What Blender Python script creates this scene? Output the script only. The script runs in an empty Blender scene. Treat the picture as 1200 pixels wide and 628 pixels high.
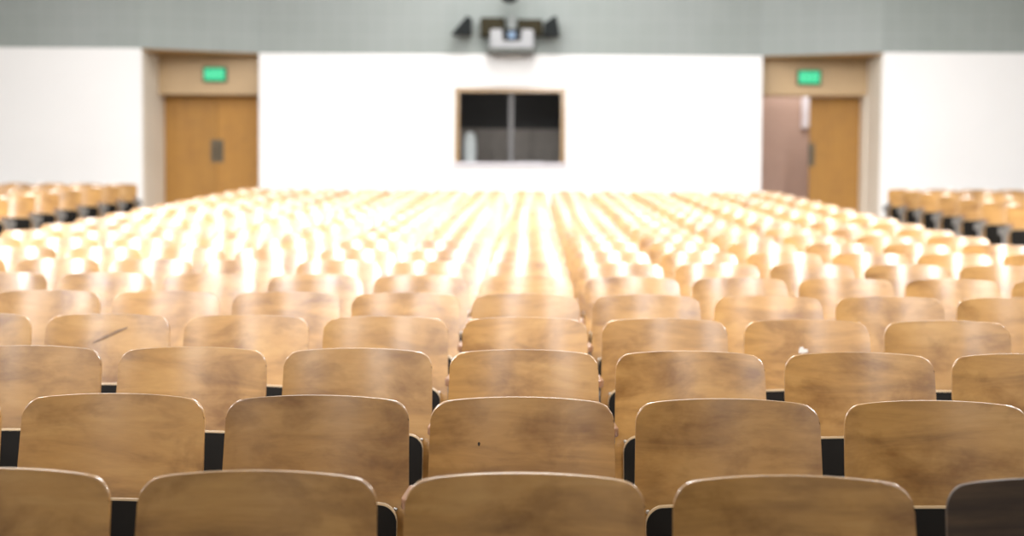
import bpy, bmesh, math, random
from mathutils import Vector, Matrix

random.seed(7)
sc = bpy.context.scene
COL = sc.collection
R = math.radians

# ------------------------------------------------------------------ camera
FPX = 1650.0                                   # focal length in pixels of the 1200-wide frame
CAM = Vector((0.018, 0.0, 1.51))
cam_d = bpy.data.cameras.new('camera')
cam = bpy.data.objects.new('camera', cam_d)
COL.objects.link(cam)
cam_d.sensor_width = 36.0
cam_d.lens = FPX / 1200.0 * 36.0
cam_d.clip_end = 200
MW = (Matrix.Rotation(R(0.73), 4, 'Z') @ Matrix.Rotation(R(90 - 2.91), 4, 'X') @ Matrix.Rotation(R(0.40), 4, 'Z'))
cam.matrix_world = Matrix.Translation(CAM) @ MW
cam_d.dof.use_dof = True
cam_d.dof.focus_distance = 4.05
cam_d.dof.aperture_fstop = 1.9
cam_d.dof.aperture_blades = 0
sc.camera = cam


def at(px, py, Y):
    """world point at depth Y that the photograph shows at pixel px, py"""
    d = MW.to_3x3() @ Vector((px - 600.0, 314.0 - py, -FPX))
    return CAM + d * ((Y - CAM.y) / d.y)


# ------------------------------------------------------------------ materials
def new_mat(name):
    m = bpy.data.materials.new(name)
    m.use_nodes = True
    nt = m.node_tree
    return m, nt, nt.nodes['Principled BSDF']


def noise(nt, vec, scale, detail=4, rough=0.55, dist=0.0):
    n = nt.nodes.new('ShaderNodeTexNoise')
    n.inputs['Scale'].default_value = scale
    n.inputs['Detail'].default_value = detail
    n.inputs['Roughness'].default_value = rough
    n.inputs['Distortion'].default_value = dist
    if vec is not None:
        nt.links.new(vec, n.inputs['Vector'])
    return n


def ramp(nt, fac, stops):
    r = nt.nodes.new('ShaderNodeValToRGB')
    el = r.color_ramp.elements
    while len(el) < len(stops):
        el.new(0.5)
    for e, (p, c) in zip(el, stops):
        e.position = p
        e.color = (c[0], c[1], c[2], 1)
    nt.links.new(fac, r.inputs['Fac'])
    return r


def mix(nt, a, b, fac, mode='MIX'):
    m = nt.nodes.new('ShaderNodeMix')
    m.data_type = 'RGBA'
    m.blend_type = mode
    for sock, v in ((m.inputs[6], a), (m.inputs[7], b), (m.inputs[0], fac)):
        if hasattr(v, 'is_output'):
            nt.links.new(v, sock)
        elif isinstance(v, (int, float)):
            sock.default_value = v
        else:
            sock.default_value = (v[0], v[1], v[2], 1)
    return m.outputs[2]


def mat_plain(name, col, rough=0.6, metal=0.0, vary=0.06, scale=6.0, bump=0.0, coat=0.0, spec=0.5):
    m, nt, b = new_mat(name)
    tc = nt.nodes.new('ShaderNodeTexCoord')
    n = noise(nt, tc.outputs['Object'], scale, 5)
    lo = [c * (1 - vary) for c in col]
    hi = [min(1, c * (1 + vary)) for c in col]
    r = ramp(nt, n.outputs['Fac'], [(0.3, lo), (0.7, hi)])
    nt.links.new(r.outputs['Color'], b.inputs['Base Color'])
    b.inputs['Roughness'].default_value = rough
    b.inputs['Metallic'].default_value = metal
    b.inputs['Coat Weight'].default_value = coat
    b.inputs['Specular IOR Level'].default_value = spec
    if bump:
        bp = nt.nodes.new('ShaderNodeBump')
        bp.inputs['Strength'].default_value = bump
        bp.inputs['Distance'].default_value = 0.01
        nt.links.new(n.outputs['Fac'], bp.inputs['Height'])
        nt.links.new(bp.outputs['Normal'], b.inputs['Normal'])
    return m


def mat_wood(name, dark, mid, light, stretch=(1.6, 1.6, 22.0), rough=0.34, coat=0.55, coat_rough=0.17,
             smudge=0.55, vertical=False):
    """lacquered plywood, grain across the width, each object with its own figure"""
    m, nt, b = new_mat(name)
    tc = nt.nodes.new('ShaderNodeTexCoord')
    oi = nt.nodes.new('ShaderNodeObjectInfo')
    mul = nt.nodes.new('ShaderNodeMath'); mul.operation = 'MULTIPLY'; mul.inputs[1].default_value = 57.0
    nt.links.new(oi.outputs['Random'], mul.inputs[0])
    comb = nt.nodes.new('ShaderNodeCombineXYZ')
    for k in range(3):
        nt.links.new(mul.outputs[0], comb.inputs[k])
    add = nt.nodes.new('ShaderNodeVectorMath'); add.operation = 'ADD'
    nt.links.new(tc.outputs['Object'], add.inputs[0])
    nt.links.new(comb.outputs[0], add.inputs[1])
    mp = nt.nodes.new('ShaderNodeMapping')
    mp.inputs['Scale'].default_value = stretch
    nt.links.new(add.outputs[0], mp.inputs['Vector'])
    # broad figure
    n1 = noise(nt, mp.outputs[0], 1.1, 5, 0.6, 0.9)
    base = ramp(nt, n1.outputs['Fac'], [(0.22, dark), (0.5, mid), (0.78, light)])
    # fine fibres
    mp2 = nt.nodes.new('ShaderNodeMapping')
    mp2.inputs['Scale'].default_value = tuple(s * 4 for s in stretch)
    nt.links.new(add.outputs[0], mp2.inputs['Vector'])
    n2 = noise(nt, mp2.outputs[0], 1.6, 4, 0.65)
    fib = ramp(nt, n2.outputs['Fac'], [(0.35, (0.84, 0.82, 0.78)), (0.62, (1.04, 1.04, 1.04))])
    c = mix(nt, base.outputs['Color'], fib.outputs['Color'], 0.35, 'MULTIPLY')
    # smudges and handling marks
    mp3 = nt.nodes.new('ShaderNodeMapping')
    mp3.inputs['Scale'].default_value = (5, 5, 7.5)
    nt.links.new(add.outputs[0], mp3.inputs['Vector'])
    n3 = noise(nt, mp3.outputs[0], 1.0, 4, 0.6, 0.3)
    sm = ramp(nt, n3.outputs['Fac'], [(0.30, (0.46, 0.37, 0.25)), (0.52, (1, 1, 1)), (0.8, (1.12, 1.12, 1.1))])
    c = mix(nt, c, sm.outputs['Color'], smudge, 'MULTIPLY')
    # tone of each board
    tone = nt.nodes.new('ShaderNodeMapRange')
    tone.inputs['To Min'].default_value = 0.86
    tone.inputs['To Max'].default_value = 1.1
    nt.links.new(oi.outputs['Random'], tone.inputs['Value'])
    vm = nt.nodes.new('ShaderNodeVectorMath'); vm.operation = 'SCALE'
    nt.links.new(c, vm.inputs[0])
    nt.links.new(tone.outputs[0], vm.inputs['Scale'])
    nt.links.new(vm.outputs[0], b.inputs['Base Color'])
    rr = nt.nodes.new('ShaderNodeMapRange')
    rr.inputs['To Min'].default_value = rough - 0.06
    rr.inputs['To Max'].default_value = rough + 0.1
    nt.links.new(n3.outputs['Fac'], rr.inputs['Value'])
    nt.links.new(rr.outputs[0], b.inputs['Roughness'])
    b.inputs['Coat Weight'].default_value = coat
    b.inputs['Coat Roughness'].default_value = coat_rough
    b.inputs['Coat IOR'].default_value = 1.75
    return m


WOOD = mat_wood('lacquered_plywood', (0.27, 0.135, 0.038), (0.47, 0.250, 0.068), (0.57, 0.330, 0.105), stretch=(2.2, 2.2, 11.0), rough=0.38, coat=1.0, coat_rough=0.2, smudge=0.8)
WOODDARK = mat_wood('dark_plywood', (0.022, 0.012, 0.006), (0.05, 0.029, 0.014), (0.11, 0.066, 0.032), coat=0.08, coat_rough=0.4, rough=0.6)  # darker plywood tone, for one front-row backrest
EDGE = mat_wood('plywood_edge', (0.55, 0.38, 0.2), (0.68, 0.5, 0.29), (0.75, 0.58, 0.36), smudge=0.1)
ARMWOOD = mat_wood('armrest_wood', (0.2, 0.09, 0.045), (0.28, 0.14, 0.07), (0.36, 0.19, 0.1), stretch=(22, 1.6, 22))
PAN = mat_plain('black_seat_pan', (0.007, 0.006, 0.0045), 0.65, vary=0.2, spec=0.15)
IRON = mat_plain('painted_iron', (0.2, 0.19, 0.175), 0.45, metal=0.2, vary=0.15, scale=14)
STEEL = mat_plain('bolt_steel', (0.62, 0.6, 0.56), 0.28, metal=1.0, vary=0.05)
NICKM = mat_plain('dark_nick', (0.03, 0.018, 0.01), 0.8)
STICKER = mat_plain('pale_paper', (0.75, 0.72, 0.66), 0.7)
STREAK = mat_plain('dark_streak', (0.21, 0.115, 0.045), 0.4, vary=0.25, scale=40)
WHITE = mat_plain('white_plaster', (0.80, 0.805, 0.80), 0.65, vary=0.012, scale=1.2, spec=0.3)
BEIGE = mat_plain('cream_paint', (0.72, 0.67, 0.58), 0.55, vary=0.03, scale=2)
SOFFIT = mat_plain('brown_soffit', (0.22, 0.12, 0.035), 0.6)
LINTEL = mat_plain('tan_lintel_panel', (0.44, 0.31, 0.165), 0.5, vary=0.05, scale=2)
FLOORM = mat_plain('pale_linoleum', (0.62, 0.58, 0.55), 0.35, vary=0.07, scale=1.5)
DOORM = mat_wood('oak_door', (0.33, 0.155, 0.022), (0.38, 0.185, 0.028), (0.42, 0.215, 0.036), stretch=(9, 9, 0.8), rough=0.55, coat=0.0, coat_rough=0.3, smudge=0.2)
FRAMEW = mat_wood('oak_window_frame', (0.22, 0.125, 0.035), (0.28, 0.165, 0.05), (0.33, 0.2, 0.07), stretch=(3, 3, 3), smudge=0.1)
PLATE = mat_plain('bronze_plate', (0.10, 0.085, 0.055), 0.45, metal=0.3)
DARKRM = mat_plain('booth_dark_wall', (0.045, 0.041, 0.04), 0.8)
TAUPE = mat_plain('taupe_panel', (0.26, 0.22, 0.195), 0.7, vary=0.1)
GREYM = mat_plain('grey_metal', (0.10, 0.10, 0.10), 0.6, metal=0.0)
PINKW = mat_plain('rosy_corridor_wall', (0.50, 0.34, 0.27), 0.7, vary=0.03)
PALE = mat_plain('pale_lilac_paint', (0.8, 0.75, 0.78), 0.6)
BLACKP = mat_plain('black_plastic', (0.014, 0.016, 0.017), 0.6, spec=0.15)
SPEAKM = mat_plain('charcoal_speaker_cloth', (0.018, 0.021, 0.021), 0.9, vary=0.3, scale=60, spec=0.1)
BROWNB = mat_plain('dark_olive_case', (0.03, 0.025, 0.012), 0.7, vary=0.15, spec=0.15)
WHITEP = mat_plain('white_plastic', (0.85, 0.86, 0.86), 0.4)
BLUEL = mat_plain('blue_lens_glass', (0.05, 0.12, 0.22), 0.2, coat=0.3)
CEILM = mat_plain('ceiling_paint', (0.25, 0.25, 0.245), 0.8)
SIDEM = mat_plain('side_wall_paint', (0.28, 0.27, 0.25), 0.8)
CURTAIN = mat_plain('stage_curtain', (0.03, 0.025, 0.022), 0.9, vary=0.2)


def mat_grey_wall():
    """grey acoustic blocks laid in a fine grid, a little uneven from block to block"""
    m, nt, b = new_mat('grey_acoustic_blocks')
    tc = nt.nodes.new('ShaderNodeTexCoord')
    sep = nt.nodes.new('ShaderNodeSeparateXYZ')
    nt.links.new(tc.outputs['Object'], sep.inputs[0])
    cb = nt.nodes.new('ShaderNodeCombineXYZ')
    nt.links.new(sep.outputs['X'], cb.inputs['X'])
    nt.links.new(sep.outputs['Z'], cb.inputs['Y'])
    br = nt.nodes.new('ShaderNodeTexBrick')
    nt.links.new(cb.outputs[0], br.inputs['Vector'])
    br.offset = 0.0
    br.inputs['Color1'].default_value = (0.270, 0.300, 0.285, 1)
    br.inputs['Color2'].default_value = (0.280, 0.310, 0.295, 1)
    br.inputs['Mortar'].default_value = (0.30, 0.325, 0.315, 1)
    br.inputs['Scale'].default_value = 1.0
    br.inputs['Mortar Size'].default_value = 0.012
    br.inputs['Brick Width'].default_value = 0.30
    br.inputs['Row Height'].default_value = 0.30
    n = noise(nt, tc.outputs['Object'], 0.5, 4)
    r = ramp(nt, n.outputs['Fac'], [(0.3, (0.9, 0.93, 0.91)), (0.7, (1.06, 1.06, 1.08))])
    c = mix(nt, br.outputs['Color'], r.outputs['Color'], 0.8, 'MULTIPLY')
    nt.links.new(c, b.inputs['Base Color'])
    b.inputs['Roughness'].default_value = 0.85
    return m


GREYW = mat_grey_wall()


def mat_glass():
    m = bpy.data.materials.new('window_glass')
    m.use_nodes = True
    nt = m.node_tree
    nt.nodes.clear()
    out = nt.nodes.new('ShaderNodeOutputMaterial')
    tr = nt.nodes.new('ShaderNodeBsdfTransparent')
    tr.inputs[0].default_value = (0.9, 0.92, 0.92, 1)
    gl = nt.nodes.new('ShaderNodeBsdfGlossy')
    gl.inputs['Roughness'].default_value = 0.02
    fr = nt.nodes.new('ShaderNodeFresnel')
    fr.inputs['IOR'].default_value = 1.5
    mx = nt.nodes.new('ShaderNodeMixShader')
    nt.links.new(fr.outputs[0], mx.inputs[0])
    nt.links.new(tr.outputs[0], mx.inputs[1])
    nt.links.new(gl.outputs[0], mx.inputs[2])
    nt.links.new(mx.outputs[0], out.inputs['Surface'])
    return m


GLASS = mat_glass()


def mat_emit(name, col, strength):
    m, nt, b = new_mat(name)
    tc = nt.nodes.new('ShaderNodeTexCoord')
    n = noise(nt, tc.outputs['Object'], 9.0, 2)
    r = ramp(nt, n.outputs['Fac'], [(0.3, [c * 0.92 for c in col]), (0.7, col)])
    nt.links.new(r.outputs['Color'], b.inputs['Emission Color'])
    b.inputs['Emission Strength'].default_value = strength
    b.inputs['Base Color'].default_value = (0.02, 0.2, 0.1, 1)
    return m


SIGNG = mat_emit('exit_sign_green', (0.006, 0.55, 0.23), 0.9)
SIGNL = mat_emit('exit_sign_letters', (0.12, 0.8, 0.48), 1.0)


# ------------------------------------------------------------------ object helpers
def obj(name, bm, mat, parent=None, smooth=False, loc=None, sharp=38):
    me = bpy.data.meshes.new(name)
    bmesh.ops.recalc_face_normals(bm, faces=bm.faces[:])
    bm.to_mesh(me)
    bm.free()
    me.materials.append(mat)
    if smooth:
        for p in me.polygons:
            p.use_smooth = True
        try:
            me.set_sharp_from_angle(angle=R(sharp))
        except Exception:
            pass
    o = bpy.data.objects.new(name, me)
    COL.objects.link(o)
    if parent is not None:
        o.parent = parent
    if loc is not None:
        o.location = loc
    return o


def empty(name, label, cat, loc=(0, 0, 0), group=None):
    o = bpy.data.objects.new(name, None)
    o.empty_display_size = 0.1
    COL.objects.link(o)
    o.location = loc
    o['label'] = label
    o['category'] = cat
    if group:
        o['group'] = group
    return o


def structure(o, label=None, cat=None):
    o['kind'] = 'structure'
    if label:
        o['label'] = label
    if cat:
        o['category'] = cat
    return o


def tag(o, label, cat, group=None):
    o['label'] = label
    o['category'] = cat
    if group:
        o['group'] = group
    return o


def box(bm, x0, x1, y0, y1, z0, z1, bev=0.0, seg=2):
    tmp = bmesh.new()
    bmesh.ops.create_cube(tmp, size=1)
    for v in tmp.verts:
        v.co = Vector(((x0 + x1) / 2 + v.co.x * (x1 - x0), (y0 + y1) / 2 + v.co.y * (y1 - y0), (z0 + z1) / 2 + v.co.z * (z1 - z0)))
    if bev:
        bmesh.ops.bevel(tmp, geom=tmp.edges[:], offset=bev, segments=seg, affect='EDGES', profile=0.5)
    merge(bm, tmp)
    return bm


def merge(bm, tmp, mat=None):
    me = bpy.data.meshes.new('tmp')
    tmp.to_mesh(me)
    tmp.free()
    if mat is not None:
        me.transform(mat)
    bm.from_mesh(me)
    bpy.data.meshes.remove(me)


def prism(bm, pts, axis, a0, a1, bev=0.0):
    """extrude a 2D outline; axis 'x': pts are (y,z); 'y': pts are (x,z); 'z': pts are (x,y)"""
    tmp = bmesh.new()

    def mk(p, a):
        if axis == 'x':
            return (a, p[0], p[1])
        if axis == 'y':
            return (p[0], a, p[1])
        return (p[0], p[1], a)
    A = [tmp.verts.new(mk(p, a0)) for p in pts]
    B = [tmp.verts.new(mk(p, a1)) for p in pts]
    tmp.faces.new(A)
    tmp.faces.new(B[::-1])
    n = len(pts)
    for i in range(n):
        tmp.faces.new((A[i], A[(i + 1) % n], B[(i + 1) % n], B[i]))
    bmesh.ops.recalc_face_normals(tmp, faces=tmp.faces[:])
    if bev:
        bmesh.ops.bevel(tmp, geom=tmp.edges[:], offset=bev, segments=2, affect='EDGES', profile=0.5)
    merge(bm, tmp)
    return bm


def cyl(bm, p0, p1, r0, r1=None, seg=20):
    p0, p1 = Vector(p0), Vector(p1)
    r1 = r0 if r1 is None else r1
    d = (p1 - p0)
    L = d.length
    q = Vector((0, 0, 1)).rotation_difference(d.normalized()).to_matrix().to_4x4()
    tmp = bmesh.new()
    bmesh.ops.create_cone(tmp, cap_ends=True, segments=seg, radius1=r0, radius2=r1, depth=L)
    merge(bm, tmp, Matrix.Translation((p0 + p1) / 2) @ q)
    return bm


def lathe(bm, prof, seg=24):
    rings = []
    for r, z in prof:
        rings.append([bm.verts.new((r * math.cos(2 * math.pi * i / seg), r * math.sin(2 * math.pi * i / seg), z)) for i in range(seg)])
    for a, b in zip(rings, rings[1:]):
        for i in range(seg):
            bm.faces.new((a[i], a[(i + 1) % seg], b[(i + 1) % seg], b[i]))
    bm.faces.new(rings[0][::-1])
    bm.faces.new(rings[-1])
    return bm


# ------------------------------------------------------------------ layout numbers
P = 0.56                 # seat pitch
D0, DS = 2.96, 0.906     # distance of the first backrest row, row spacing
SLOPE = 0.0364           # rake of the floor
YS, YC, YD = 23.3, 24.0, 24.7     # planes of the side walls, the middle wall, the doors
ZW = 3.91                # top of the white walls


def zf(y):
    z = SLOPE * y
    if y > 12:
        z += 0.05 * min(1, (y - 12) / 8.0) ** 1.5
    return z


# ------------------------------------------------------------------ the chair
BT, BB = 0.82, 0.37      # top and bottom of the backrest
SAG = 0.040              # how far the backrest's edges come forward
TAN = math.tan(R(12.5))


def back_front_y(x, z):
    return -(BT - z) * TAN - SAG * (x / 0.25) ** 2


def back_bm():
    w, r, rb = 0.2560, 0.045, 0.035
    us = [0.0]
    xs = []
    nin, nc = 10, 9
    for i in range(nin + 1):
        xs.append((w - r) * i / nin)
    for i in range(1, nc + 1):
        xs.append(w - r + r * math.sin(math.pi / 2 * i / nc))
    allx = [-x for x in xs[:0:-1]] + xs
    ts = [0, 0.015] + [0.015 + 0.97 * i / 12 for i in range(1, 13)] + [1]
    nv = len(ts) - 1
    th = 0.013
    bm = bmesh.new()
    F, B = [], []
    for x in allx:
        a = abs(x)
        crown = BT - 0.012 * (a / w) ** 2.2
        zt, zb = crown, BB
        if a > w - r:
            q = min(1.0, (a - (w - r)) / r)
            zt = crown - r * (1 - math.sqrt(max(0, 1 - q * q)))
        if a > w - rb:
            q = min(1.0, (a - (w - rb)) / rb)
            zb = BB + rb * (1 - math.sqrt(max(0, 1 - q * q)))
        cf, cb = [], []
        for j in range(nv + 1):
            z = zb + (zt - zb) * ts[j]
            sx = 1.0 - 0.026 * max(0, (z - 0.5)) / 0.32
            xx = x * sx
            y = back_front_y(xx, z)
            cf.append(bm.verts.new((xx, y, z)))
            cb.append(bm.verts.new((xx, y + th, z)))
        F.append(cf)
        B.append(cb)
    n = len(allx)
    for i in range(n - 1):
        for j in range(nv):
            bm.faces.new((F[i][j], F[i + 1][j], F[i + 1][j + 1], F[i][j + 1]))
            bm.faces.new((B[i][j], B[i][j + 1], B[i + 1][j + 1], B[i + 1][j]))
    rim = []
    for i in range(n - 1):
        bm.faces.new((F[i][nv], F[i + 1][nv], B[i + 1][nv], B[i][nv]))
        bm.faces.new((F[i][0], B[i][0], B[i + 1][0], F[i + 1][0]))
        rim += [(F[i][nv], F[i + 1][nv]), (B[i][nv], B[i + 1][nv]), (F[i][0], F[i + 1][0]), (B[i][0], B[i + 1][0])]
    for j in range(nv):
        bm.faces.new((F[0][j], F[0][j + 1], B[0][j + 1], B[0][j]))
        bm.faces.new((F[-1][j], B[-1][j], B[-1][j + 1], F[-1][j + 1]))
        for s in (0, -1):
            rim += [(F[s][j], F[s][j + 1]), (B[s][j], B[s][j + 1])]
    bm.edges.ensure_lookup_table()
    es = [e for e in (bm.edges.get(p) for p in rim) if e]
    bmesh.ops.bevel(bm, geom=list(set(es)), offset=0.0038, segments=3, affect='EDGES', profile=0.5)
    return bm


SEAT_TOP, SEAT_BOT, SEAT_Y = 0.553, 0.20, -0.135


def seat_panel_bm(w, top, bot, y0, th, r):
    """folded-up seat panel: rounded corners, gently dished"""
    bm = bmesh.new()
    xs = []
    for i in range(9):
        xs.append((w - r) * i / 8)
    for i in range(1, 8):
        xs.append(w - r + r * math.sin(math.pi / 2 * i / 7))
    allx = [-x for x in xs[:0:-1]] + xs
    nv = 8
    F, B = [], []
    for x in allx:
        a = abs(x)
        zt, zb = top - 0.006 * (a / w) ** 2, bot
        if a > w - r:
            q = min(1.0, (a - (w - r)) / r)
            k = r * (1 - math.sqrt(max(0, 1 - q * q)))
            zt -= k
            zb += k * 0.6
        cf, cb = [], []
        for j in range(nv + 1):
            z = zb + (zt - zb) * j / nv
            t = (z - bot) / (top - bot)
            y = y0 - 0.018 * math.sin(math.pi * t) + 0.03 * (t - 0.5) - 0.012 * (x / w) ** 2
            cf.append(bm.verts.new((x, y, z)))
            cb.append(bm.verts.new((x, y + th, z)))
        F.append(cf)
        B.append(cb)
    n = len(allx)
    for i in range(n - 1):
        for j in range(nv):
            bm.faces.new((F[i][j], F[i + 1][j], F[i + 1][j + 1], F[i][j + 1]))
            bm.faces.new((B[i][j], B[i][j + 1], B[i + 1][j + 1], B[i + 1][j]))
        bm.faces.new((F[i][nv], F[i + 1][nv], B[i + 1][nv], B[i][nv]))
        bm.faces.new((F[i][0], B[i][0], B[i + 1][0], F[i + 1][0]))
    for j in range(nv):
        bm.faces.new((F[0][j], F[0][j + 1], B[0][j + 1], B[0][j]))
        bm.faces.new((F[-1][j], B[-1][j], B[-1][j + 1], F[-1][j + 1]))
    return bm


def frame_bm(side):
    """cast standard between two seats: foot, curved post, arm bracket, wings for the backrest"""
    x = side * P / 2
    t = 0.011
    bm = bmesh.new()
    pts = [(-0.33, 0.0), (0.06, 0.0), (0.06, 0.022), (-0.04, 0.05), (-0.075, 0.12), (-0.085, 0.30), (-0.07, 0.45), (-0.045, 0.545), (-0.05, 0.56), (-0.19, 0.588),
           (-0.35, 0.588), (-0.355, 0.566), (-0.25, 0.535), (-0.19, 0.45), (-0.19, 0.30), (-0.20, 0.12), (-0.24, 0.05), (-0.33, 0.022)]
    prism(bm, pts, 'x', x - t, x + t)
    # hinge boss for the seat
    cyl(bm, (x - 0.028, -0.14, 0.36), (x + 0.028, -0.14, 0.36), 0.026, seg=16)
    # wing plate reaching behind the backrests on both sides
    yb = back_front_y(0.235, 0.52) + 0.013
    box(bm, x - 0.055, x + 0.055, yb + 0.014, yb + 0.020, 0.485, 0.565, 0.0)
    box(bm, x - 0.012, x + 0.012, -0.08, yb + 0.020, 0.50, 0.55, 0.0)
    # foot flange
    box(bm, x - 0.03, x + 0.03, -0.31, 0.04, 0.0, 0.010, 0.0)
    return bm


def arm_bm(side):
    x = side * P / 2
    bm = bmesh.new()
    pts = [(x - 0.022, -0.365), (x - 0.017, -0.385), (x, -0.392), (x + 0.017, -0.385), (x + 0.022, -0.365), (x + 0.015, -0.21), (x - 0.015, -0.21)]
    prism(bm, pts, 'z', 0.588, 0.617, 0.006)
    return bm


def bolt_bm(side):
    x, z = side * 0.219, 0.525
    y = back_front_y(x, z)
    tmp = bmesh.new()
    lathe(tmp, [(0.0062, 0.0), (0.006, 0.0018), (0.0045, 0.0036), (0.0015, 0.0044)], 14)
    bm = bmesh.new()
    nrm = Vector((-2 * SAG * x / 0.0625, -1, TAN)).normalized()
    q = Vector((0, 0, 1)).rotation_difference(nrm).to_matrix().to_4x4()
    merge(bm, tmp, Matrix.Translation(Vector((x, y, z)) - nrm * 0.0005) @ q)
    return bm


_meshes = {}


def part(key, name, builder, mat, parent, smooth=True):
    """the first call builds the part, later calls copy it"""
    if key in _meshes:
        o = _meshes[key].copy()
        o.data.materials
        COL.objects.link(o)
        o.parent = parent
        return o
    o = obj(name, builder(), mat, parent, smooth, sharp=11 if name in ('backrest', 'seat', 'seat_pan') else 38)
    _meshes[key] = o
    return o


def make_chair(loc, label, group, bolts, end=False, dark=False, name='folding_chair'):
    root = empty(name, label, 'chair', loc, group)
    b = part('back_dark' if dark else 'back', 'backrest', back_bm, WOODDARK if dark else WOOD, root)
    s = part('seat', 'seat', lambda: seat_panel_bm(0.228, SEAT_TOP, SEAT_BOT, SEAT_Y, 0.012, 0.045), EDGE, root)
    part('pan', 'seat_pan', lambda: seat_panel_bm(0.2265, SEAT_TOP - 0.0055, SEAT_BOT + 0.004, SEAT_Y - 0.0052, 0.005, 0.044), PAN, s)
    part('frame', 'side_frame', lambda: frame_bm(-1), IRON, root)
    part('arm', 'armrest', lambda: arm_bm(-1), ARMWOOD, root)
    if end:
        part('frame_r', 'side_frame', lambda: frame_bm(1), IRON, root)
        part('arm_r', 'armrest', lambda: arm_bm(1), ARMWOOD, root)
    if bolts:
        part('bolt_l', 'bolt', lambda: bolt_bm(-1), STEEL, b)
        part('bolt_r', 'bolt', lambda: bolt_bm(1), STEEL, b)
    return root, b


def surface_patch(pts, lift=0.0006):
    """thin film following the backrest's front; pts are (x, z) outlines"""
    bm = bmesh.new()
    cx = sum(p[0] for p in pts) / len(pts)
    cz = sum(p[1] for p in pts) / len(pts)
    A = [bm.verts.new((x, back_front_y(x, z) - lift, z)) for x, z in pts]
    B = [bm.verts.new((x, back_front_y(x, z) + 0.001, z)) for x, z in pts]
    c = bm.verts.new((cx, back_front_y(cx, cz) - lift * 1.3, cz))
    n = len(pts)
    for i in range(n):
        bm.faces.new((A[i], A[(i + 1) % n], c))
        bm.faces.new((A[i], B[i], B[(i + 1) % n], A[(i + 1) % n]))
    bm.faces.new(B)
    return bm


ORD = ['front', 'second', 'third', 'fourth', 'fifth', 'sixth', 'seventh', 'eighth', 'ninth', 'tenth', 'eleventh', 'twelfth', 'thirteenth',
       'fourteenth', 'fifteenth', 'sixteenth', 'seventeenth', 'eighteenth', 'nineteenth', 'rearmost']
NUM = ['zero', 'one', 'two', 'three', 'four', 'five', 'six', 'seven']
SPECIAL = {
    (1, 0): 'plywood folding chair with small dark nick, in the second row of the centre column',
    (3, 2): 'plywood folding chair with a small white scrap on its backrest, fourth row right of centre',
    (3, -3): 'plywood folding chair with a dark diagonal streak across its backrest, fourth row at the left',
    (0, 2): 'dark-backed front row chair cut off by the bottom right corner of the photo',
}


def place(k, n):
    if n == 0:
        where = 'in the centre column'
    else:
        where = '%s seat%s %s of the centre column' % (NUM[abs(n)], '' if abs(n) == 1 else 's', 'right' if n > 0 else 'left')
    return 'blond plywood folding chair in the %s row, %s' % (ORD[k], where) if n else \
        'blond plywood folding chair in the centre column, %s row' % ORD[k]


for k in range(20):
    y = D0 + DS * k
    half = 0.28
    for n in range(-7, 7):
        x = n * P + (0.011 if k == 0 else 0.0) + (0.008 if n >= 2 else 0.0)
        px0 = 621 + FPX * (x - CAM.x - half) / (y - 0.1)
        px1 = 621 + FPX * (x - CAM.x + half) / (y - 0.1)
        if px1 < -14 or px0 > 1214:
            continue
        lab = SPECIAL.get((k, n), place(k, n))
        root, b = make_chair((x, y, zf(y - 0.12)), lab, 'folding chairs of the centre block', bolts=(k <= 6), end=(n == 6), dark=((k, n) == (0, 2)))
        if (k, n) == (1, 0):
            obj('nick', surface_patch([(-0.118 + 0.0035 * math.cos(a) * (1 + 0.2 * math.sin(3 * a)), 0.695 + 0.0055 * math.sin(a)) for a in [i * 0.628 for i in range(10)]]), NICKM, b)
        if (k, n) == (3, 2):
            obj('paper_scrap', surface_patch([(-0.028, 0.688), (-0.012, 0.686), (0.008, 0.690), (0.010, 0.702), (-0.006, 0.704), (-0.010, 0.712), (-0.022, 0.710), (-0.026, 0.700)]), STICKER, b)
        if (k, n) == (3, -3):
            obj('streak', surface_patch([(-0.07, 0.700), (-0.03, 0.715), (0.02, 0.738), (0.068, 0.762), (0.072, 0.770), (0.03, 0.758), (-0.02, 0.734), (-0.062, 0.712)]), STREAK, b)

SIDEORD = {21: 'rearmost', 20: 'second rearmost', 19: 'third rearmost', 18: 'fourth rearmost', 17: 'fifth rearmost', 16: 'sixth rearmost', 15: 'seventh rearmost'}
POSN = ['at the aisle', 'second from the aisle', 'third from the aisle', 'fourth from the aisle', 'fifth from the aisle']
for sgn, x0, lim, word in ((-1, -6.37, 625, 'left'), (1, 5.81, 583, 'right')):
    for k in range(15, 22):
        y = D0 + DS * k
        for j in range(5):
            x = x0 + sgn * P * j
            if abs(x - CAM.x) - 0.28 > lim / FPX * y:
                continue
            make_chair((x, y, zf(y - 0.12)), 'plywood folding chair in the %s side block, %s row, %s' % (word, SIDEORD[k], POSN[j]),
                       'folding chairs of the %s side block' % word, bolts=False, end=(sgn < 0 and j == 0))

# ------------------------------------------------------------------ the room
XL, XR = -11.3, 10.7
YF, YB = -7.0, 29.0
ZC = 13.0
bm = bmesh.new()
ys = [YF, 0, 6, 12, 13, 14, 15, 16, 17, 18, 19, 20, 22, YB]
rows = [[bm.verts.new((x, y, zf(y))) for x in (XL, XR)] for y in ys]
low = [[bm.verts.new((x, y, zf(y) - 0.2)) for x in (XL, XR)] for y in ys]
for a, b in zip(rows, rows[1:]):
    bm.faces.new((a[0], a[1], b[1], b[0]))
for a, b in zip(low, low[1:]):
    bm.faces.new((a[0], b[0], b[1], a[1]))
for i in range(len(ys) - 1):
    for s in (0, 1):
        bm.faces.new((rows[i][s], rows[i + 1][s], low[i + 1][s], low[i][s]))
bm.faces.new((rows[0][0], rows[0][1], low[0][1], low[0][0]))
bm.faces.new((rows[-1][0], rows[-1][1], low[-1][1], low[-1][0]))
structure(obj('floor', bm, FLOORM))

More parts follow.
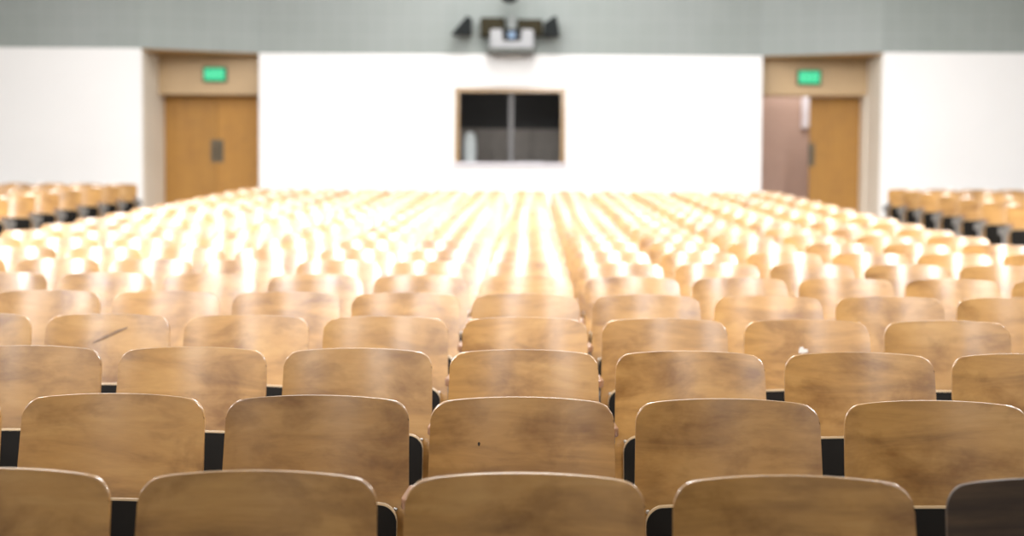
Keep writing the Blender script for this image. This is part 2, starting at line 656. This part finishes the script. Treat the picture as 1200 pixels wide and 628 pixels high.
ZB = zf(YC) - 0.15
xlw = at(166, 150, YS).x       # left side wall's inner edge
xrw = at(1033.5, 150, YS).x
xlc = at(303.5, 150, YC).x     # middle wall's edges
xrc = at(892.5, 150, YC).x
# booth window opening
wx0, wx1 = at(533, 150, YC).x, at(662.5, 150, YC).x
wz1 = at(598, 103, YC).z
wz0 = at(598, 191, YC).z
bm = bmesh.new()
box(bm, XL, xlw, YS, YS + 1.45, ZB, ZW)
structure(obj('wall_rear_left', bm, WHITE))
bm = bmesh.new()
box(bm, xrw, XR, YS, YS + 1.45, ZB, ZW)
structure(obj('wall_rear_right', bm, WHITE))
bm = bmesh.new()
box(bm, xlc, wx0, YC, YC + 0.75, ZB, ZW)
box(bm, wx1, xrc, YC, YC + 0.75, ZB, ZW)
box(bm, wx0, wx1, YC, YC + 0.30, wz1, ZW)
box(bm, wx0, wx1, YC, YC + 0.30, ZB, wz0)
structure(obj('wall_rear_center', bm, WHITE))
# grey upper wall, overhanging the door recesses
bm = bmesh.new()
pts = [(XL, YS), (xlw, YS), (xlc, YC), (xrc, YC), (xrw, YS), (XR, YS), (XR, YS + 1.6), (XL, YS + 1.6)]
prism(bm, pts, 'z', ZW, ZC)
structure(obj('wall_rear_upper', bm, GREYW))

# door recesses
LY = YD - 0.38                 # face of the lintel panels
DZ = at(250, 110.5, LY).z      # top of the doors
DZr = at(975, 111.5, LY).z
lx0 = at(193, 150, YD).x
seam = at(254.5, 150, YD).x
zfl = zf(YD)


bm = bmesh.new()
box(bm, xlw, xlc, LY, YD + 0.12, DZ, ZW - 0.031)
structure(obj('trim_1', bm, LINTEL))
bm = bmesh.new()
box(bm, xrc, xrw, LY, YD + 0.12, DZr, ZW - 0.031)
structure(obj('trim_2', bm, LINTEL))
# brown soffits
bm = bmesh.new()
prism(bm, [(xlw, YS + 0.01), (xlc, YC + 0.01), (xlc, YD), (xlw, YD)], 'z', ZW - 0.03, ZW - 0.001)
structure(obj('trim_3', bm, SOFFIT))
bm = bmesh.new()
prism(bm, [(xrc, YC + 0.01), (xrw, YS + 0.01), (xrw, YD), (xrc, YD)], 'z', ZW - 0.03, ZW - 0.001)
structure(obj('trim_4', bm, SOFFIT))
# jamb linings (cream) on the outer sides and the casings beside the doors
bm = bmesh.new()
box(bm, xlw - 0.001, xlw + 0.012, YS + 0.06, LY, zfl, ZW - 0.031)
structure(obj('trim_5', bm, BEIGE))
bm = bmesh.new()
box(bm, xrw - 0.012, xrw + 0.001, YS + 0.06, LY, zfl, ZW - 0.03)
structure(obj('trim_6', bm, BEIGE))
rx1 = at(1007.5, 150, YD).x
bm = bmesh.new()
box(bm, xlw, lx0 - 0.004, LY, YD + 0.1, zfl, DZ, 0.004)
structure(obj('trim_7', bm, BEIGE))
bm = bmesh.new()
box(bm, rx1 + 0.004, xrw, LY, YD + 0.1, zfl, DZr, 0.004)
structure(obj('trim_8', bm, BEIGE))


def door_leaf(name, x0, x1, y, ztop, handle_x, swing=None):
    bm = bmesh.new()
    box(bm, x0, x1, y, y + 0.045, zfl + 0.01, ztop - 0.012, 0.003)
    d = structure(obj(name, bm, DOORM))
    hz0, hz1 = at(254, 190, YD).z, at(254, 163.5, YD).z
    b2 = bmesh.new()
    w = 0.052
    box(b2, handle_x - w, handle_x + w, y - 0.004, y + 0.001, hz0, hz1, 0.001)
    hp = obj('push_plate', b2, PLATE, d)
    b3 = bmesh.new()
    cyl(b3, (handle_x, y - 0.05, hz0 + 0.05), (handle_x, y - 0.05, hz1 - 0.05), 0.011, seg=14)
    cyl(b3, (handle_x, y - 0.05, hz0 + 0.07), (handle_x, y - 0.002, hz0 + 0.07), 0.008, seg=12)
    cyl(b3, (handle_x, y - 0.05, hz1 - 0.07), (handle_x, y - 0.002, hz1 - 0.07), 0.008, seg=12)
    obj('pull_handle', b3, PLATE, hp, True)
    return d


door_leaf('door_1', lx0, seam - 0.002, YD, DZ, seam - 0.058)
door_leaf('door_2', seam + 0.002, xlc - 0.01, YD, DZ, seam + 0.058)
rs = at(949, 150, YD).x
door_leaf('door_3', rs, rx1, YD, DZr, rs + 0.035)
# the open leaf, swung out into the corridor behind the middle wall
bm = bmesh.new()
box(bm, xrc + 0.005, xrc + 0.05, YD + 0.13, YD + 0.98, zfl + 0.01, DZr - 0.012, 0.003)
structure(obj('door_4', bm, DOORM))
# corridor seen through the open leaf
bm = bmesh.new()
box(bm, 1.5, XR, 26.4, 26.5, zfl - 0.1, 4.6)
structure(obj('wall_corridor', bm, PINKW))
bm = bmesh.new()
sp = [at(940, 112, 26.35), at(948, 150, 26.35)]
box(bm, sp[0].x, sp[1].x, 26.345, 26.399, sp[1].z, sp[0].z, 0.004)
structure(obj('trim_9', bm, PALE))
bm = bmesh.new()
box(bm, 1.5, XR, YS + 1.5, 26.4, 4.3, 4.4)
structure(obj('ceiling_corridor', bm, CEILM))
# corridor behind the left doors, so that no light leaks
bm = bmesh.new()
box(bm, XL, -2.5, 26.4, 26.5, zfl - 0.1, 4.6)
structure(obj('wall_corridor_left', bm, PINKW))


# exit signs on the lintels
def exit_sign(px, py, name, label):
    c = at(px, py, LY)
    W, H, T = 0.36, 0.215, 0.07
    root = empty(name, label, 'exit sign', (c.x, LY, c.z - H / 2), 'exit signs over the doors')
    bm = bmesh.new()
    box(bm, -W / 2 - 0.02, W / 2 + 0.02, -T, 0.0, -0.02, H + 0.02, 0.006)
    obj('housing', bm, BLACKP, root)
    bm = bmesh.new()
    box(bm, -W / 2, W / 2, -T - 0.004, -T + 0.001, 0.0, H, 0.001)
    f = obj('sign_face', bm, SIGNG, root)
    cu = bpy.data.curves.new('exit_text', 'FONT')
    cu.body = 'EXIT'
    cu.size = 0.17
    cu.align_x = 'CENTER'
    cu.align_y = 'CENTER'
    cu.extrude = 0.0015
    to = bpy.data.objects.new('exit_text', cu)
    COL.objects.link(to)
    dg = bpy.context.evaluated_depsgraph_get()
    me = bpy.data.meshes.new_from_object(to.evaluated_get(dg))
    bpy.data.objects.remove(to)
    me.transform(Matrix.Translation((0, -T - 0.0055, H / 2)) @ Matrix.Rotation(R(90), 4, 'X'))
    me.materials.clear()
    me.materials.append(SIGNL)
    lo = bpy.data.objects.new('lettering', me)
    COL.objects.link(lo)
    lo.parent = f
    return root


exit_sign(252.5, 87.5, 'exit_sign', 'green lit exit sign above the closed pair of wooden doors')
exit_sign(947.5, 91, 'exit_sign', 'green lit exit sign above the half open doorway')

# booth window
bm = bmesh.new()
fw = 0.075
box(bm, wx0 - 0.005, wx1 + 0.005, YC - 0.025, YC + 0.14, wz1 - fw, wz1 + 0.005, 0.003)
box(bm, wx0 - 0.005, wx0 + fw, YC - 0.025, YC + 0.14, wz0, wz1 - fw, 0.003)
box(bm, wx1 - fw, wx1 + 0.005, YC - 0.025, YC + 0.14, wz0, wz1 - fw, 0.003)
win = structure(obj('window_1', bm, FRAMEW))
bm = bmesh.new()
box(bm, wx0 - 0.04, wx1 + 0.04, YC - 0.10, YC + 0.14, wz0 - 0.05, wz0 + 0.005, 0.006)
obj('sill', bm, mat_plain('sill_paint', (0.55, 0.53, 0.57), 0.5), win)
mxl, mxr = at(596, 150, YC + 0.1).x, at(602, 150, YC + 0.1).x
bm = bmesh.new()
box(bm, wx0 + fw, mxr, YC + 0.085, YC + 0.091, wz0 + 0.005, wz1 - fw)
obj('pane', bm, GLASS, win)
bm = bmesh.new()
box(bm, mxl, wx1 - fw, YC + 0.108, YC + 0.114, wz0 + 0.005, wz1 - fw)
obj('pane', bm, GLASS, win)
bm = bmesh.new()
box(bm, mxl, mxr, YC + 0.072, YC + 0.084, wz0 + 0.006, wz1 - fw, 0.002)
obj('meeting_rail', bm, GREYM, win)
# booth interior
bm = bmesh.new()
bx0, bx1, by0, by1, bz0, bz1 = wx0 - 1.2, wx1 + 1.2, YC + 0.76, YC + 2.6, zf(26), 4.2
box(bm, bx0, bx1, by1, by1 + 0.1, bz0, bz1)
box(bm, bx0 - 0.1, bx0, YC + 0.76, by1, bz0, bz1)
box(bm, bx1, bx1 + 0.1, YC + 0.76, by1, bz0, bz1)
box(bm, bx0, bx1, YC + 0.31, by1, bz1 - 0.1, bz1)
structure(obj('wall_booth', bm, DARKRM))
# counter under the window and the cabinets at the back of the booth
bm = bmesh.new()
box(bm, wx0 + 0.01, wx1 - 0.01, YC + 0.31, YC + 1.0, wz0 - 0.05, wz0 - 0.01, 0.004)
ct = tag(obj('booth_counter', bm, TAUPE), 'taupe counter inside the booth just behind the dark window', 'counter')
for px in (wx0 + 0.2, wx1 - 0.2):
    bm = bmesh.new()
    box(bm, px - 0.03, px + 0.03, YC + 0.78, YC + 0.96, bz0, wz0 - 0.05)
    obj('leg', bm, TAUPE, ct)
cabtop = at(620, 151, YC + 2.0).z
cab = empty('booth_cabinet', 'taupe cabinet against the back of the booth, seen through the window', 'cabinet', ((wx0 + wx1) / 2, YC + 2.3, bz0))
bm = bmesh.new()
hw = (wx1 - wx0) / 2 + 0.25
box(bm, -hw, hw, -0.27, 0.28, 0.0, cabtop - bz0, 0.006)
obj('body', bm, TAUPE, cab)
for i in range(3):
    bm = bmesh.new()
    a = -hw + 0.03 + i * (2 * hw - 0.03) / 3
    box(bm, a, a + (2 * hw - 0.12) / 3, -0.29, -0.27, 0.06, cabtop - bz0 - 0.04, 0.004)
    dd = obj('door', bm, TAUPE, cab)
    bm = bmesh.new()
    box(bm, a + 0.04, a + 0.055, -0.31, -0.289, (cabtop - bz0) * 0.55, (cabtop - bz0) * 0.7, 0.002)
    obj('handle', bm, GREYM, dd)
# white jug on the counter
jb, jt = at(552, 189, YC + 0.42), at(549, 155, YC + 0.42)
H = jt.z - (wz0 - 0.01)
bm = bmesh.new()
lathe(bm, [(0.10, 0.0), (0.115, 0.012), (0.118, H * 0.45), (0.108, H * 0.75), (0.085, H * 0.92), (0.05, H * 0.985), (0.02, H)], 28)
jug = empty('white_jug', 'white rounded container standing behind the window at lower left', 'container', ((jb.x + jt.x) / 2, YC + 0.46, wz0 - 0.01))
obj('body', bm, WHITEP, jug, True)
bm = bmesh.new()
p0, p1 = at(606, 187, YC + 0.5), at(636, 187, YC + 0.5)
box(bm, p0.x, p1.x, YC + 0.36, YC + 0.62, wz0 - 0.01, wz0 + 0.035, 0.006)
tag(obj('paper_stack', bm, PALE), 'low pale stack of paper behind the window at its right', 'paper')

# projector, its shelf, the loudspeakers and cases on the grey wall
YP = YC - 0.34
def W(px, py, y=YP):
    return at(px, py, y)


zsh = W(598, 57).z
sh = empty('projector_shelf', 'dark grey shelf on brackets under the white projector', 'shelf', (W(598, 57).x, YC, zsh - 0.07))
bm = bmesh.new()
hw = (W(627, 57).x - W(570, 57).x) / 2
box(bm, -hw, hw, -0.64, -0.001, 0.0, 0.06, 0.008)
obj('shelf_board', bm, mat_plain('shelf_grey', (0.10, 0.11, 0.10), 0.6), sh)
for s in (-1, 1):
    bm = bmesh.new()
    prism(bm, [(-0.001, 0.0), (-0.55, 0.0), (-0.55, -0.02), (-0.03, -0.0605), (-0.001, -0.0605)], 'x', s * hw * 0.6 - 0.015, s * hw * 0.6 + 0.015)
    obj('bracket', bm, IRON, sh)

pz0 = zsh - 0.01
pr = empty('projector', 'white projector with a blue lens on the grey wall above the booth', 'projector', (W(600, 50).x, YP, pz0))
pw = (W(625, 50).x - W(575, 50).x) / 2
ph = W(600, 36.5).z - pz0
bm = bmesh.new()
# white body with a stepped front: two cheeks and a low chin
prism(bm, [(-pw, 0.0), (pw, 0.0), (pw, ph * 0.93), (pw * 0.88, ph), (pw * 0.46, ph), (pw * 0.43, ph * 0.36), (-pw * 0.43, ph * 0.36), (-pw * 0.46, ph), (-pw * 0.88, ph), (-pw, ph * 0.93)], 'y', -0.28, 0.06)
obj('body', bm, mat_plain('projector_white', (0.30, 0.31, 0.32), 0.6), pr)
bm = bmesh.new()
box(bm, -pw * 0.425, pw * 0.425, -0.24, 0.05, ph * 0.365, ph * 1.05, 0.01)
lh = obj('lens_housing', bm, BLACKP, pr)
bm = bmesh.new()
cyl(bm, (0, -0.245, ph * 0.66), (0, -0.33, ph * 0.66), pw * 0.17, pw * 0.18, 28)
obj('lens', bm, BLUEL, lh, True)

# cases either side of the mounting post
for (x0, x1, y0, y1, lab) in ((563, 591.5, 20.5, 42, 'dark olive case behind the projector, on its left'), (606.5, 636, 22.5, 41, 'dark olive case behind the projector, on its right')):
    a, b = W(x0, y1, YC - 0.25), W(x1, y0, YC - 0.25)
    c = empty('equipment_case', lab, 'equipment case', ((a.x + b.x) / 2, YC, a.z), 'cases behind the projector')
    w2, hh = (b.x - a.x) / 2, b.z - a.z
    bm = bmesh.new()
    box(bm, -w2, w2, -0.25, -0.001, 0, hh, 0.012)
    obj('case_body', bm, BROWNB, c)
    bm = bmesh.new()
    box(bm, -w2 * 0.85, w2 * 0.85, -0.258, -0.249, hh * 0.12, hh * 0.88, 0.003)
    obj('front_panel', bm, BROWNB, c)
# pale post
a, b = W(596, 42, YC - 0.12), W(604, 18, YC - 0.12)
bm = bmesh.new()
box(bm, a.x, b.x, YC - 0.16, YC - 0.001, a.z, b.z, 0.006)
tag(obj('mounting_post', bm, mat_plain('post_grey', (0.27, 0.29, 0.28), 0.6)), 'short pale grey post on the wall between the two dark cases', 'post')

# wedge loudspeakers
for side, pl, lab in ((-1, [(528.5, 40), (552.5, 40), (552.5, 21), (547, 18.5)], 'charcoal wedge loudspeaker on the wall, left of the dark cases'),
                      (1, [(636.5, 41.5), (656, 41.5), (652.5, 19), (649, 19), (637.5, 27)], 'charcoal wedge loudspeaker on the wall, at the right end of the dark cases')):
    q = [W(x, y, YC - 0.42) for x, y in pl]
    cx = sum(v.x for v in q) / len(q)
    cz = min(v.z for v in q)
    c = empty('wall_speaker', lab, 'loudspeaker', (cx, YC, cz), 'loudspeakers on the grey wall')
    bm = bmesh.new()
    prism(bm, [(v.x - cx, v.z - cz) for v in q], 'y', -0.42, -0.12, 0.006)
    obj('cabinet', bm, BLACKP, c)
    bm = bmesh.new()
    m = Vector((sum(v.x - cx for v in q) / len(q), sum(v.z - cz for v in q) / len(q)))
    prism(bm, [((v.x - cx - m.x) * 0.88 + m.x, (v.z - cz - m.y) * 0.88 + m.y) for v in q], 'y', -0.428, -0.419)
    obj('grille', bm, SPEAKM, c)
    bm = bmesh.new()
    cyl(bm, (m.x, -0.13, m.y), (m.x, -0.001, m.y), 0.02, seg=12)
    box(bm, m.x - 0.05, m.x + 0.05, -0.012, -0.0005, m.y - 0.05, m.y + 0.05)
    obj('mount', bm, IRON, c)

# small dark fixture whose lower end shows at the top of the frame
c = W(597, 3.5, YC - 0.5)
fx = empty('hanging_lamp', 'small dark fixture cut by the top edge of the photo above the projector', 'lamp', (c.x, YC - 0.5, c.z))
bm = bmesh.new()
lathe(bm, [(0.03, 0.0), (0.09, 0.015), (0.14, 0.06), (0.16, 0.14), (0.15, 0.2), (0.06, 0.27), (0.03, 0.3)], 24)
obj('shade', bm, BLACKP, fx, True)
bm = bmesh.new()
cyl(bm, (0, 0, 0.3), (0, 0, ZC - c.z), 0.015, seg=10)
obj('rod', bm, BLACKP, fx, True)

# off-frame shell
bm = bmesh.new(); box(bm, XL, XR, YF, YB, ZC, ZC + 0.15); structure(obj('ceiling', bm, CEILM))
bm = bmesh.new(); box(bm, XL - 0.15, XL, YF, YB, -0.6, ZC); structure(obj('wall_left', bm, SIDEM))
bm = bmesh.new(); box(bm, XR, XR + 0.15, YF, YB, -0.6, ZC); structure(obj('wall_right', bm, SIDEM))
bm = bmesh.new(); box(bm, XL, XR, YF - 0.15, YF, -0.6, ZC); structure(obj('wall_front', bm, CURTAIN))

# ------------------------------------------------------------------ light
def area(name, loc, rot, sx, sy, power, col=(1, 1, 1)):
    l = bpy.data.lights.new(name, 'AREA')
    l.shape = 'RECTANGLE'
    l.size, l.size_y = sx, sy
    l.energy = power
    l.color = col
    o = bpy.data.objects.new(name, l)
    COL.objects.link(o)
    o.location = loc
    o.rotation_euler = rot
    return o


WARM = (1.0, 0.965, 0.94)
for y, p in ((4.5, 200), (7.5, 300), (10.5, 300), (13.5, 260), (16.5, 200), (19.5, 100)):
    for x in (-6.3, 5.7):
        area('ceiling_lamp', (x, y, 6.48), (0, 0, 0), 1.5, 2.2, p, WARM)
for y, p in ((6.0, 200), (9.0, 250), (12.0, 250), (15.0, 250), (18.0, 150), (21, 120)):
    area('ceiling_lamp_middle', (-0.3, y, 6.48), (0, 0, 0), 2.0, 1.4, p, WARM)


def spot(name, loc, target, angle, blend, power, radius, col=(1, 1, 1)):
    l = bpy.data.lights.new(name, 'SPOT')
    l.energy = power
    l.spot_size = R(angle)
    l.spot_blend = blend
    l.shadow_soft_size = radius
    l.color = col
    o = bpy.data.objects.new(name, l)
    COL.objects.link(o)
    o.location = loc
    o.rotation_euler = (Vector(target) - Vector(loc)).to_track_quat('-Z', 'Y').to_euler()
    return o


# added unseen spots, aimed over the front rows to brighten the seats behind
for x, y, tx, ty, ang, p in ((-10.2, 3.2, -3.0, 17.0, 54, 950), (-4.3, 3.2, -2.2, 18.0, 50, 750),
                             (1.3, 3.2, 1.2, 18.0, 50, 650), (6.2, 3.2, 3.0, 18.0, 50, 500),
                             (-10.8, -2.6, -3.2, 9.0, 46, 1750), (-4.9, -2.6, -1.6, 9.0, 46, 1500),
                             (0.9, -2.6, 0.9, 9.0, 46, 1350), (6.0, -2.6, 3.2, 9.0, 46, 1150)):
    spot('added_spot', (x, y, 6.3), (tx, ty, 1.5), ang, 0.75, p, 0.6, (0.98, 0.97, 1.0))


def tall(name, x, y, z0, z1, w, power, aim):
    d = Vector((aim[0] - x, aim[1] - y, 0))
    a = area(name, (x, y, (z0 + z1) / 2), (0, 0, 0), w, z1 - z0, power, (1.0, 0.985, 0.98))
    a.rotation_euler = d.to_track_quat('-Z', 'Z').to_euler()
    return a


# unseen tall lights, added for the vertical bands on the backrests
tall('unseen_tall_light', -4.6, -6.2, 4.6, 12.4, 1.8, 250, (0, 10))
tall('unseen_tall_light', -10.6, -3.2, 4.6, 12.4, 1.8, 280, (0, 10))
tall('unseen_tall_light', 2.7, -6.2, 4.6, 12.4, 1.5, 140, (0, 10))
# added unseen light to lift the middle of the rear upper wall
tall('added_wall_fill', -0.3, 21.6, 6.4, 7.2, 5.0, 110, (-0.3, 24))
# more unseen tall lights, added for sheen on the rear backrests
for x, p in ((-10.0, 130), (-4.2, 90), (1.3, 75), (6.0, 60)):
    tall('added_sheen_light', x, 2.6, 5.2, 8.2, 0.7, p, (x * 0.6, 18))
# corridor lamp
area('corridor_lamp', (5.0, 25.7, 4.25), (0, 0, 0), 1.5, 0.5, 40, WARM)
area('added_booth_fill', (-0.5, 25.25, 4.06), (0, 0, 0), 1.6, 0.25, 14, WARM)  # unseen fill added to brighten the booth interior

w = bpy.data.worlds.new('world')
sc.world = w
w.use_nodes = True
w.node_tree.nodes['Background'].inputs[0].default_value = (0.02, 0.02, 0.02, 1)

sc.view_settings.view_transform = 'Standard'
sc.view_settings.look = 'None'
sc.view_settings.exposure = 0.0
sc.view_settings.gamma = 1.0
sc.view_settings.use_curve_mapping = False
sc.cycles.use_denoising = True
